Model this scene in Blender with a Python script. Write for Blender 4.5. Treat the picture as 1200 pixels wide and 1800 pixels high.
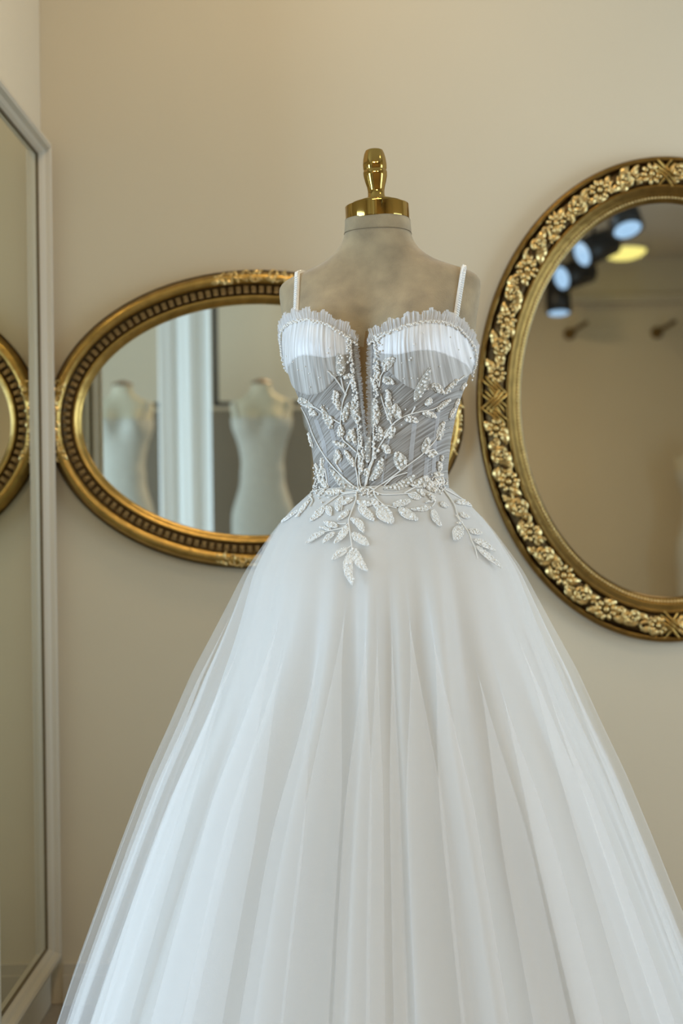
import bpy, bmesh, math, random
import numpy as np
from mathutils import Vector, Matrix
from mathutils.bvhtree import BVHTree

for o in list(bpy.data.objects):
    bpy.data.objects.remove(o)
SC = bpy.context.scene
COL = SC.collection
R = math.radians
random.seed(7)
rng = np.random.default_rng(7)

# ------------------------------------------------------------------ camera
CAM_H = 1.12
FPX = 2400.0                                   # focal length in pixels of the 1200 x 1800 frame
CAM = Matrix.Translation((0, 0, CAM_H)) @ Matrix.Rotation(R(90.36), 4, 'X') @ Matrix.Rotation(R(-0.8), 4, 'Z')
cam = bpy.data.cameras.new('camera')
cam.sensor_fit = 'VERTICAL'
cam.sensor_height = 36.0
cam.sensor_width = 24.0
cam.lens = FPX / 1800 * 36
cam.dof.use_dof = True
cam.dof.focus_distance = 2.30
cam.dof.aperture_fstop = 2.6
cam_o = bpy.data.objects.new('camera', cam)
COL.objects.link(cam_o)
cam_o.matrix_world = CAM
SC.camera = cam_o

# ------------------------------------------------------------------ world, light, exposure
w = bpy.data.worlds.new('world')
SC.world = w
w.use_nodes = True
bg = w.node_tree.nodes['Background']
bg.inputs[0].default_value = (0.72, 0.84, 1.0, 1)
bg.inputs[1].default_value = 1.0
SC.view_settings.view_transform = 'Standard'
SC.view_settings.look = 'None'
SC.view_settings.gamma = 1.0
SC.view_settings.use_curve_mapping = False
SC.view_settings.exposure = 0.22
SC.cycles.transparent_max_bounces = 32
SC.cycles.max_bounces = 10


def area(name, loc, target, sx, sy, power, col, shape='RECTANGLE'):
    l = bpy.data.lights.new(name, 'AREA')
    l.shape = shape
    l.size = sx
    l.size_y = sy
    l.energy = power
    l.color = col
    o = bpy.data.objects.new(name, l)
    COL.objects.link(o)
    o.location = loc
    d = Vector(target) - Vector(loc)
    o.rotation_euler = d.to_track_quat('-Z', 'Y').to_euler()
    return o


COOL = (0.56, 0.77, 1.0)
WARM = (1.0, 0.74, 0.44)
area('window_light_right', (3.36, 1.50, 1.20), (0, 1.50, 1.20), 2.3, 1.8, 64, COOL)
area('window_light_left', (-3.36, 0.55, 1.10), (0, 0.55, 1.10), 2.3, 1.8, 128, COOL)
CEIL = 3.10

# ------------------------------------------------------------------ materials
MATS = {}


def mat(name, col, rough=0.5, metal=0.0, bump=None, noise=None, sheen=0.0, spec=0.5, coat=0.0, alpha=None):
    """bump = (scale, strength, distance); noise = (scale, amount) of mottling of the colour itself"""
    m = bpy.data.materials.new(name)
    m.use_nodes = True
    nt = m.node_tree
    b = nt.nodes['Principled BSDF']
    b.inputs['Base Color'].default_value = (*col, 1)
    b.inputs['Roughness'].default_value = rough
    b.inputs['Metallic'].default_value = metal
    b.inputs['Specular IOR Level'].default_value = spec
    b.inputs['Sheen Weight'].default_value = sheen
    b.inputs['Coat Weight'].default_value = coat
    tc = nt.nodes.new('ShaderNodeTexCoord')
    if noise:
        n = nt.nodes.new('ShaderNodeTexNoise')
        n.inputs['Scale'].default_value = noise[0]
        n.inputs['Detail'].default_value = 5
        nt.links.new(tc.outputs['Object'], n.inputs['Vector'])
        mr = nt.nodes.new('ShaderNodeMapRange')
        mr.inputs['From Min'].default_value = 0.25
        mr.inputs['From Max'].default_value = 0.75
        mr.inputs['To Min'].default_value = 1 - noise[1]
        mr.inputs['To Max'].default_value = 1 + noise[1]
        nt.links.new(n.outputs['Fac'], mr.inputs['Value'])
        mx = nt.nodes.new('ShaderNodeMix')
        mx.data_type = 'RGBA'
        mx.blend_type = 'MULTIPLY'
        mx.inputs['Factor'].default_value = 1
        mx.inputs['A'].default_value = (*col, 1)
        nt.links.new(mr.outputs['Result'], mx.inputs['B'])
        nt.links.new(mx.outputs['Result'], b.inputs['Base Color'])
    if bump:
        n = nt.nodes.new('ShaderNodeTexNoise')
        n.inputs['Scale'].default_value = bump[0]
        n.inputs['Detail'].default_value = 4
        nt.links.new(tc.outputs['Object'], n.inputs['Vector'])
        bp = nt.nodes.new('ShaderNodeBump')
        bp.inputs['Strength'].default_value = bump[1]
        bp.inputs['Distance'].default_value = bump[2]
        nt.links.new(n.outputs['Fac'], bp.inputs['Height'])
        nt.links.new(bp.outputs['Normal'], b.inputs['Normal'])
    MATS[name] = m
    return m


def tulle(name, col, alpha, transl=0.35, weave=None):
    """sheer net: a share of open mesh (transparent) and thread that scatters and lets light through"""
    m = bpy.data.materials.new(name)
    m.use_nodes = True
    nt = m.node_tree
    for n in list(nt.nodes):
        nt.nodes.remove(n)
    out = nt.nodes.new('ShaderNodeOutputMaterial')
    tr = nt.nodes.new('ShaderNodeBsdfTransparent')
    df = nt.nodes.new('ShaderNodeBsdfDiffuse')
    tl = nt.nodes.new('ShaderNodeBsdfTranslucent')
    df.inputs[0].default_value = (*col, 1)
    tl.inputs[0].default_value = (*col, 1)
    a = nt.nodes.new('ShaderNodeMixShader')
    a.inputs[0].default_value = transl
    nt.links.new(df.outputs[0], a.inputs[1])
    nt.links.new(tl.outputs[0], a.inputs[2])
    b = nt.nodes.new('ShaderNodeMixShader')
    b.inputs[0].default_value = alpha
    if weave:
        tc = nt.nodes.new('ShaderNodeTexCoord')
        n = nt.nodes.new('ShaderNodeTexNoise')
        n.inputs['Scale'].default_value = weave
        nt.links.new(tc.outputs['Object'], n.inputs['Vector'])
        mr = nt.nodes.new('ShaderNodeMapRange')
        mr.inputs['From Min'].default_value = 0.3
        mr.inputs['From Max'].default_value = 0.7
        mr.inputs['To Min'].default_value = alpha * 0.8
        mr.inputs['To Max'].default_value = alpha * 1.2
        nt.links.new(n.outputs['Fac'], mr.inputs['Value'])
        nt.links.new(mr.outputs['Result'], b.inputs[0])
    nt.links.new(tr.outputs[0], b.inputs[1])
    nt.links.new(a.outputs[0], b.inputs[2])
    nt.links.new(b.outputs[0], out.inputs[0])
    MATS[name] = m
    return m


def pleated(name, lo, hi, scale, rough=0.55, bump=0.6, dist=0.0012, sheen=0.2):
    """ruched net: colour runs between one and several thicknesses of net along the 'pleat' attribute"""
    m = bpy.data.materials.new(name)
    m.use_nodes = True
    nt = m.node_tree
    b = nt.nodes['Principled BSDF']
    b.inputs['Roughness'].default_value = rough
    b.inputs['Sheen Weight'].default_value = sheen
    at = nt.nodes.new('ShaderNodeAttribute')
    at.attribute_name = 'pleat'
    mp = nt.nodes.new('ShaderNodeMapping')
    mp.inputs['Scale'].default_value = (scale, scale * 0.035, 1)
    nt.links.new(at.outputs['Vector'], mp.inputs['Vector'])
    n = nt.nodes.new('ShaderNodeTexNoise')
    n.inputs['Scale'].default_value = 1
    n.inputs['Detail'].default_value = 3
    nt.links.new(mp.outputs[0], n.inputs['Vector'])
    cr = nt.nodes.new('ShaderNodeValToRGB')
    cr.color_ramp.elements[0].position = 0.36
    cr.color_ramp.elements[0].color = (*lo, 1)
    cr.color_ramp.elements[1].position = 0.66
    cr.color_ramp.elements[1].color = (*hi, 1)
    nt.links.new(n.outputs['Fac'], cr.inputs[0])
    nt.links.new(cr.outputs[0], b.inputs['Base Color'])
    bp = nt.nodes.new('ShaderNodeBump')
    bp.inputs['Strength'].default_value = bump
    bp.inputs['Distance'].default_value = dist
    nt.links.new(n.outputs['Fac'], bp.inputs['Height'])
    nt.links.new(bp.outputs['Normal'], b.inputs['Normal'])
    MATS[name] = m
    return m


def emit(name, col, strength):
    m = bpy.data.materials.new(name)
    m.use_nodes = True
    b = m.node_tree.nodes['Principled BSDF']
    b.inputs['Base Color'].default_value = (0.05, 0.05, 0.05, 1)
    b.inputs['Emission Color'].default_value = (*col, 1)
    b.inputs['Emission Strength'].default_value = strength
    MATS[name] = m
    return m


mat('wall_paint', (0.585, 0.505, 0.365), 0.85, bump=(160, 0.12, 0.002), noise=(1.2, 0.03))
mat('panel_paint', (0.19, 0.155, 0.105), 0.8, noise=(3, 0.06))
mat('ceiling_paint', (0.62, 0.58, 0.50), 0.9)
mat('trim_paint', (0.51, 0.445, 0.335), 0.45, bump=(40, 0.08, 0.002))
mat('floor_tile', (0.30, 0.25, 0.19), 0.35, noise=(5, 0.15))
mat('mirror_glass', (0.80, 0.82, 0.76), 0.0, 1.0)
mat('tall_mirror_glass', (0.74, 0.76, 0.66), 0.0, 1.0)
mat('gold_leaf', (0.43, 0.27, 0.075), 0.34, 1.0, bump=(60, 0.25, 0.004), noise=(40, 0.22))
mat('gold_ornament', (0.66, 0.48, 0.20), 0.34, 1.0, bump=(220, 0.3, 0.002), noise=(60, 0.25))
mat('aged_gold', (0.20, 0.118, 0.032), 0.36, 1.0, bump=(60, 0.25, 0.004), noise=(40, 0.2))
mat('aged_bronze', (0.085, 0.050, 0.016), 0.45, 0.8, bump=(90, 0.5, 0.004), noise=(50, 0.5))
mat('dull_brass', (0.16, 0.10, 0.03), 0.45, 0.7)
mat('polished_brass', (0.43, 0.275, 0.072), 0.07, 1.0)
mat('form_velvet', (0.33, 0.25, 0.14), 0.9, bump=(500, 0.6, 0.0014), noise=(24, 0.26), sheen=0.28)
mat('seam_thread_gap_shade', (0.15, 0.11, 0.06), 0.9)  # thread of the neck seam, and the painted shade round the tall mirror pane
mat('shaded_form_fabric', (0.23, 0.135, 0.045), 0.7, bump=(500, 0.3, 0.001))  # form fabric with the slit's shade put into its brown
mat('lining_satin', (0.63, 0.605, 0.56), 0.55, sheen=0.15)
mat('lace', (0.88, 0.865, 0.82), 0.35, bump=(1500, 0.7, 0.0008), noise=(900, 0.12), spec=0.8)
mat('lace_beaded', (0.60, 0.57, 0.50), 0.4, bump=(1500, 0.8, 0.0010), noise=(900, 0.2), spec=0.7)
mat('cord_white', (0.84, 0.81, 0.75), 0.5)
mat('pearl', (0.88, 0.84, 0.77), 0.16, spec=0.8, coat=0.6)
mat('sequin', (0.95, 0.94, 0.90), 0.10, spec=1.0, coat=1.0)
mat('seed_bead', (0.92, 0.90, 0.85), 0.12, spec=0.9, coat=0.4)
mat('black_metal', (0.012, 0.012, 0.013), 0.4)
mat('curtain', (0.74, 0.73, 0.68), 0.8, bump=(300, 0.2, 0.001))
mat('gown_fabric', (0.44, 0.42, 0.35), 0.8, bump=(250, 0.3, 0.002), noise=(30, 0.06))
mat('form_linen', (0.50, 0.45, 0.32), 0.85)
mat('wood', (0.20, 0.12, 0.06), 0.5, noise=(8, 0.3))
emit('lamp_warm', (1.0, 0.85, 0.25), 1.15)
emit('lamp_cool', (0.42, 0.66, 1.0), 0.95)
tulle('tulle_outer', (0.93, 0.92, 0.895), 0.17)
tulle('tulle_mid', (0.93, 0.92, 0.895), 0.26)
tulle('tulle_ruffle', (0.90, 0.90, 0.90), 0.66)
tulle('tulle_frill', (0.85, 0.82, 0.77), 0.42)
tulle('boning_net', (0.90, 0.91, 0.93), 0.38)
pleated('ruched_net', (0.19, 0.165, 0.135), (0.45, 0.43, 0.40), 420)
pleated('ruched_cup_net', (0.37, 0.34, 0.30), (0.63, 0.61, 0.57), 260, bump=0.7, dist=0.0018)
pleated('ruched_cup', (0.64, 0.61, 0.575), (0.93, 0.92, 0.91), 260, rough=0.38, bump=0.8, dist=0.0022)


# ------------------------------------------------------------------ helpers
def props(o, label=None, cat=None, group=None, kind=None):
    if label: o['label'] = label
    if cat: o['category'] = cat
    if group: o['group'] = group
    if kind: o['kind'] = kind
    return o


def thing(name, label, cat, loc=(0, 0, 0), group=None):
    o = bpy.data.objects.new(name, None)
    COL.objects.link(o)
    o.empty_display_size = 0.1
    o.location = loc
    bpy.context.view_layer.update()
    return props(o, label, cat, group)


def adopt(o, parent):
    """parent without moving: the mesh stays at the place its own coordinates say"""
    if parent is not None:
        o.parent = parent
        p = parent
        M = Matrix.Identity(4)
        chain = []
        while p is not None:
            chain.append(p)
            p = p.parent
        for q in reversed(chain):
            M = M @ q.matrix_parent_inverse @ q.matrix_basis
        o.matrix_parent_inverse = M.inverted()


def mesh_obj(name, verts, faces, m, parent=None, smooth=True):
    me = bpy.data.meshes.new(name)
    me.from_pydata([tuple(v) for v in verts], [], faces)
    if smooth:
        me.polygons.foreach_set('use_smooth', [True] * len(me.polygons))
    me.materials.append(MATS[m] if isinstance(m, str) else m)
    me.update()
    o = bpy.data.objects.new(name, me)
    COL.objects.link(o)
    adopt(o, parent)
    return o


def shared_obj(name, me, parent, matrix):
    o = bpy.data.objects.new(name, me)
    COL.objects.link(o)
    adopt(o, parent)
    o.matrix_basis = matrix
    return o


def grid_faces(nu, nv, cu=False, cv=False, base=0):
    f = []
    for i in range(nu if cu else nu - 1):
        i2 = (i + 1) % nu
        for j in range(nv if cv else nv - 1):
            j2 = (j + 1) % nv
            f.append((base + i * nv + j, base + i2 * nv + j, base + i2 * nv + j2, base + i * nv + j2))
    return f


def grid_obj(name, P, m, parent=None, cu=False, cv=False, smooth=True):
    nu, nv = P.shape[:2]
    return mesh_obj(name, P.reshape(-1, 3), grid_faces(nu, nv, cu, cv), m, parent, smooth)


class MB:
    def __init__(s):
        s.v = []
        s.f = []

    def add(s, v, f):
        n = len(s.v)
        s.v += [tuple(p) for p in v]
        s.f += [tuple(i + n for i in q) for q in f]
        return s

    def box(s, a, b):
        x0, y0, z0 = a
        x1, y1, z1 = b
        return s.add([(x0, y0, z0), (x1, y0, z0), (x1, y1, z0), (x0, y1, z0), (x0, y0, z1), (x1, y0, z1), (x1, y1, z1), (x0, y1, z1)],
                     [(0, 3, 2, 1), (4, 5, 6, 7), (0, 1, 5, 4), (1, 2, 6, 5), (2, 3, 7, 6), (3, 0, 4, 7)])

    def lathe(s, prof, c=(0, 0, 0), n=24, axis='Z', lobes=None):
        v = []
        for (r, h) in prof:
            for k in range(n):
                a = 2 * math.pi * k / n
                rr = r * (1 + (lobes[1] * math.cos(lobes[0] * a) if lobes and lobes[2] <= h <= lobes[3] else 0))
                p = (rr * math.cos(a), rr * math.sin(a), h)
                if axis == 'Y': p = (p[0], p[2], p[1])
                if axis == 'X': p = (p[2], p[0], p[1])
                v.append((p[0] + c[0], p[1] + c[1], p[2] + c[2]))
        f = grid_faces(len(prof), n, False, True)
        f = [tuple(reversed(q)) for q in f] if axis != 'Y' else f
        f.append(tuple(range(n)))
        f.append(tuple((len(prof) - 1) * n + k for k in reversed(range(n))))
        return s.add(v, f)

    def tube(s, pts, r, n=6):
        pts = [Vector(p) for p in pts]
        rr = r if isinstance(r, (list, tuple)) else [r] * len(pts)
        v = []
        up = None
        for i, p in enumerate(pts):
            t = (pts[min(i + 1, len(pts) - 1)] - pts[max(i - 1, 0)]).normalized()
            if up is None:
                up = t.orthogonal().normalized()
            up = (up - t * up.dot(t)).normalized()
            sd = t.cross(up)
            for k in range(n):
                a = 2 * math.pi * k / n
                v.append(p + (up * math.cos(a) + sd * math.sin(a)) * rr[i])
        f = grid_faces(len(pts), n, False, True)
        f.append(tuple(reversed(range(n))))
        f.append(tuple((len(pts) - 1) * n + k for k in range(n)))
        return s.add(v, f)

    def ball(s, c, r, nu=6, nv=4, sc=(1, 1, 1), rot=None):
        v = [Vector((0, 0, 1))]
        for j in range(1, nv):
            b = math.pi * j / nv
            for k in range(nu):
                a = 2 * math.pi * k / nu
                v.append(Vector((math.sin(b) * math.cos(a), math.sin(b) * math.sin(a), math.cos(b))))
        v.append(Vector((0, 0, -1)))
        L = len(v) - 1
        f = []
        for k in range(nu):
            k2 = (k + 1) % nu
            f.append((0, 1 + k, 1 + k2))
            for j in range(nv - 2):
                a = 1 + j * nu
                f.append((a + k, a + nu + k, a + nu + k2, a + k2))
            f.append((1 + (nv - 2) * nu + k, L, 1 + (nv - 2) * nu + k2))
        out = []
        for p in v:
            q = Vector((p.x * sc[0] * r, p.y * sc[1] * r, p.z * sc[2] * r))
            if rot is not None: q = rot @ q
            out.append(q + Vector(c))
        return s.add(out, f)

    def mesh(s, name, m, smooth=True):
        me = bpy.data.meshes.new(name)
        me.from_pydata(s.v, [], s.f)
        if smooth:
            me.polygons.foreach_set('use_smooth', [True] * len(me.polygons))
        me.materials.append(MATS[m])
        me.update()
        return me

    def build(s, name, m, parent=None, smooth=True):
        return mesh_obj(name, s.v, s.f, m, parent, smooth)


def struct(name, mb, m, label=None, parent=None):
    o = mb.build(name, m, parent, smooth=False)
    if parent is None:
        o['kind'] = 'structure'
    if label: o['label'] = label
    return o


def bevel(o, wdt, seg=2):
    md = o.modifiers.new('bevel', 'BEVEL')
    md.width = wdt
    md.segments = seg
    md.limit_method = 'ANGLE'
    return o


def dup(root, loc, label=None):
    r = root.copy()
    COL.objects.link(r)
    r.location = loc
    if label: r['label'] = label
    for ch in list(root.children):
        c = ch.copy()
        COL.objects.link(c)
        c.parent = r
        c.matrix_parent_inverse = ch.matrix_parent_inverse.copy()
        for g in list(ch.children):
            d = g.copy()
            COL.objects.link(d)
            d.parent = c
            d.matrix_parent_inverse = g.matrix_parent_inverse.copy()
    return r


def ray(x, y):
    """direction from the camera's place through a pixel of the 1200 x 1800 frame"""
    d = CAM.to_3x3() @ Vector(((x - 600) / FPX, -(y - 900) / FPX, -1))
    return CAM.translation.copy(), d.normalized()


def at(x, y, Y):
    o, d = ray(x, y)
    return o + d * ((Y - o.y) / d.y)


def smooth_interp(xs, ys, sigma, n=800):
    """table -> smoothed lookup"""
    xs = np.array(xs, float)
    ys = np.array(ys, float)
    g = np.linspace(xs[0], xs[-1], n)
    v = np.interp(g, xs, ys)
    k = max(1, int(sigma / (g[1] - g[0])))
    ker = np.exp(-0.5 * (np.arange(-3 * k, 3 * k + 1) / k) ** 2)
    ker /= ker.sum()
    left = 2 * v[0] - v[1:3 * k + 1][::-1]
    right = 2 * v[-1] - v[-3 * k - 1:-1][::-1]
    v = np.convolve(np.concatenate([left, v, right]), ker, 'valid')
    return lambda q: np.interp(q, g, v)


# ------------------------------------------------------------------ the room
WY = 3.20                    # back wall
WX = -0.693                  # short wing wall with the tall mirror
struct('floor', MB().box((-3.5, -4.3, -0.1), (3.5, 3.4, 0)), 'floor_tile', 'brown shop floor')
struct('ceiling', MB().box((-3.5, -4.3, CEIL), (3.5, 3.4, CEIL + 0.1)), 'ceiling_paint', 'plain beige ceiling')
struct('wall_back', MB().box((-3.5, WY, 0), (3.5, WY + 0.15, CEIL)), 'wall_paint', 'plain beige wall behind the dress')
struct('wall_left', MB().box((WX - 0.12, 2.575, 0), (WX, WY - 0.001, CEIL)), 'wall_paint', 'short beige wing wall with the tall mirror')
struct('wall_front', MB().box((-3.5, -4.3, 0), (3.5, -4.1, CEIL)), 'wall_paint', 'beige wall across the shop')


def window_wall(name, x0, x1, y0, y1, z0, z1):
    m = MB()
    m.box((x0, -4.1, 0), (x1, y0, CEIL)).box((x0, y1, 0), (x1, WY, CEIL))
    m.box((x0, y0, 0), (x1, y1, z0)).box((x0, y0, z1), (x1, y1, CEIL))
    return struct(name, m, 'wall_paint', 'beige side wall with a window')


window_wall('wall_right', 3.4, 3.5, 0.30, 2.70, 0.25, 2.15)
window_wall('wall_side', -3.5, -3.4, -0.65, 1.75, 0.15, 2.05)
for wn, (xx, y0, y1, z0, z1) in enumerate(((3.45, 0.30, 2.70, 0.25, 2.15), (-3.45, -0.65, 1.75, 0.15, 2.05)), 1):
    fr = MB()
    for yy in (y0 + 0.03, (y0 + y1) / 2, y1 - 0.03):
        fr.box((xx - 0.03, yy - 0.03, z0), (xx + 0.03, yy + 0.03, z1))
    for zz in (z0 + 0.03, z1 - 0.03):
        fr.box((xx - 0.029, y0, zz - 0.03), (xx + 0.029, y1, zz + 0.03))
    struct('window_%d' % wn, fr, 'trim_paint', 'white framed shop window')
bb = MB()
bb.box((WX + 0.03, WY - 0.016, 0.0), (3.4, WY, 0.07)).box((WX + 0.03, WY - 0.011, 0.07), (3.4, WY, 0.095))
struct('baseboard_back', bb, 'trim_paint', 'cream baseboard along the back wall')
# partition behind the photographer, seen in the small oval mirror
struct('wall_partition', MB().box((-3.4, -2.05, 0), (-0.16, -1.9, CEIL)), 'wall_paint', 'beige partition wall')
struct('trim_1', MB().box((-3.4, -1.9, 0.0), (-0.16, -1.88, 1.80)), 'panel_paint', 'brown panelling on the partition')
struct('trim_2', MB().box((-3.39, -4.099, 2.76), (3.39, -4.04, 2.82)), 'trim_paint', 'ledge high on the far wall')


# tall mirror on the wing wall
def tall_mirror():
    y0, y1 = 2.585, 3.165
    z0, z1 = at(75, 1690, 3.15).z, at(80, 250, 3.16).z
    t = thing('tall_wall_mirror', 'tall mirror in a white moulded frame on the wing wall', 'mirror', (WX, (y0 + y1) / 2, z0))
    prof = [(0.0, 0.0), (0.0, 0.026), (0.004, 0.032), (0.013, 0.034), (0.019, 0.031), (0.022, 0.021), (0.029, 0.016), (0.033, 0.009), (0.034, 0.0)]
    # four rails, mitred
    cs = [(y0, z0), (y1, z0), (y1, z1), (y0, z1)]
    ins = [(1, 1), (-1, 1), (-1, -1), (1, -1)]
    for k in range(4):
        a, b = k, (k + 1) % 4
        P = np.zeros((2, len(prof), 3))
        for e, q in enumerate((a, b)):
            for j, (d, h) in enumerate(prof):
                P[e, j] = (WX + 0.0005 + h, cs[q][0] + ins[q][0] * d, cs[q][1] + ins[q][1] * d)
        o = grid_obj('frame_rail', P, 'trim_paint', t, smooth=False)
    g = MB().box((WX + 0.0005, y0 + 0.03, z0 + 0.03), (WX + 0.005, y1 - 0.03, z1 - 0.03)).build('mirror_pane', 'tall_mirror_glass', t, smooth=False)
    sl = MB()  # added dark strip standing in for shade in the gap between rails and pane
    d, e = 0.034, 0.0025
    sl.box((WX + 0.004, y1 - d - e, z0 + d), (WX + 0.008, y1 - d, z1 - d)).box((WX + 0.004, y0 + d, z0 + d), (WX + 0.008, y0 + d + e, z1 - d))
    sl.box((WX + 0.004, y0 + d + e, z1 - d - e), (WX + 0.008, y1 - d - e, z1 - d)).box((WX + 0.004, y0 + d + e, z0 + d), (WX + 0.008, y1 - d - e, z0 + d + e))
    sl.build('shadow_gap', 'seam_thread_gap_shade', t, smooth=False)
    return t


tall_mirror()


# ------------------------------------------------------------------ oval mirrors
class Oval:
    def __init__(s, cx, cz, a, b):
        s.c = (cx, cz)
        s.a, s.b = a, b

    def frame(s, t):
        p = Vector((s.a * math.cos(t), s.b * math.sin(t)))
        tg = Vector((-s.a * math.sin(t), s.b * math.cos(t))).normalized()
        n = Vector((-tg.y, tg.x))              # inward
        return p, tg, n

    def pt(s, t, d, h):
        p, tg, n = s.frame(t)
        q = p + n * d
        return Vector((s.c[0] + q.x, WY - h, s.c[1] + q.y))

    def matrix(s, t, d, h, spin=0.0, scale=1.0):
        """z out of the wall, x along the frame, y inward"""
        p, tg, n = s.frame(t)
        X = Vector((tg.x, 0, tg.y))
        Y = Vector((n.x, 0, n.y))
        Z = Vector((0, -1, 0))
        M = Matrix((X, Y, Z)).transposed().to_4x4()
        if M.determinant() < 0:
            M = Matrix((-X, Y, Z)).transposed().to_4x4()
        M = Matrix.Translation(s.pt(t, d, h)) @ M @ Matrix.Rotation(spin, 4, 'Z')
        return M @ Matrix.Scale(scale, 4)

    def sweep(s, name, prof, m, parent, n=200):
        P = np.zeros((n, len(prof), 3))
        for i in range(n):
            t = 2 * math.pi * i / n
            for j, (d, h) in enumerate(prof):
                P[i, j] = s.pt(t, d, h)
        return grid_obj(name, P, m, parent, cu=True)

    def by_arc(s, n, d=0.0):
        """n parameters evenly spaced along the offset curve"""
        ts = np.linspace(0, 2 * math.pi, 2001)
        P = np.array([s.pt(t, d, 0) for t in ts])
        L = np.concatenate([[0], np.cumsum(np.linalg.norm(np.diff(P, axis=0), axis=1))])
        return np.interp(np.linspace(0, L[-1], n, endpoint=False), L, ts), L[-1]

    def pane(s, d, h, m, parent, n=160):
        v = [s.pt(2 * math.pi * i / n, d, h) for i in range(n)]
        v2 = [s.pt(2 * math.pi * i / n, d, h - 0.003) for i in range(n)]
        f = [tuple(reversed(range(n)))] + [tuple(range(n, 2 * n))]
        f += [(i, (i + 1) % n, n + (i + 1) % n, n + i) for i in range(n)]
        o = mesh_obj('mirror_pane', v + v2, f, m, parent, smooth=False)
        return o


def orn_meshes():
    G = {}
    m = MB()                                                   # daisy: ring of rounded petals
    for k in range(9):
        a = 2 * math.pi * k / 9
        m.ball((0.0145 * math.cos(a), 0.0145 * math.sin(a), 0.006), 0.0068, 6, 4, (1.15, 0.72, 0.75), Matrix.Rotation(a, 3, 'Z'))
    G['flower'] = m.mesh('flower', 'gold_ornament')
    G['flower_centre'] = MB().ball((0, 0, 0.008), 0.0062, 8, 5).mesh('flower_centre', 'gold_ornament')
    m = MB()                                                   # curled rose: overlapping arcs
    for q, (rad, h) in enumerate(((0.014, 0.005), (0.009, 0.010))):
        for k in range(3):
            a0 = 2.1 * k + q
            pts = [(rad * math.cos(a0 + 0.45 * i), rad * math.sin(a0 + 0.45 * i), h + 0.001 * i) for i in range(5)]
            m.tube(pts, [0.002, 0.0042, 0.005, 0.0042, 0.002], 6)
    m.ball((0, 0, 0.012), 0.0045, 6, 4)
    G['rose'] = m.mesh('rose', 'gold_ornament')
    m = MB()                                                   # leaf with a turned-up rib
    P = []
    for i in range(7):
        u = i / 6
        wd = 0.0085 * math.sin(math.pi * min(1, u * 0.96 + 0.02)) ** 0.8
        for j, v in enumerate((-1, -0.5, 0, 0.5, 1)):
            P.append((u * 0.030 - 0.015, v * wd + 0.004 * math.sin(u * 2.4), 0.002 + 0.009 * math.sin(math.pi * u * 0.8 + 0.3) * (1 - 0.75 * abs(v)) - 0.002 * (v == 0)))
    m.add(P, grid_faces(7, 5))
    G['leaf'] = m.mesh('leaf', 'gold_ornament')
    m = MB()                                                   # C scroll
    pts = [((0.016 - 0.0010 * i) * math.cos(0.5 * i), (0.011 - 0.0006 * i) * math.sin(0.5 * i), 0.006) for i in range(10)]
    m.tube(pts, [0.0018, 0.003, 0.004, 0.0042, 0.004, 0.0038, 0.0034, 0.003, 0.0028, 0.004], 6)
    G['scroll'] = m.mesh('scroll', 'gold_ornament')
    m = MB()
    for k, (x, y) in enumerate(((0, 0), (0.0085, 0.002), (0.003, 0.008))):
        m.ball((x, y, 0.006), 0.0048 - 0.0004 * k, 6, 5)
    G['berry_cluster'] = m.mesh('berry_cluster', 'gold_ornament')
    m = MB()                                                   # ribbon strap with ridges
    for k in range(3):
        y = -0.0072 + 0.0072 * k
        m.tube([(-0.034 + 0.0085 * i, y * (1 + 0.5 * math.cos(math.pi * i / 8) ** 2), 0.002 + 0.008 * math.sin(math.pi * i / 8)) for i in range(9)], [0.002, 0.003, 0.0034, 0.0036, 0.0036, 0.0036, 0.0034, 0.003, 0.002], 6)
    G['ribbon'] = m.mesh('ribbon', 'gold_leaf')
    return G


GM = orn_meshes()


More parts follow.
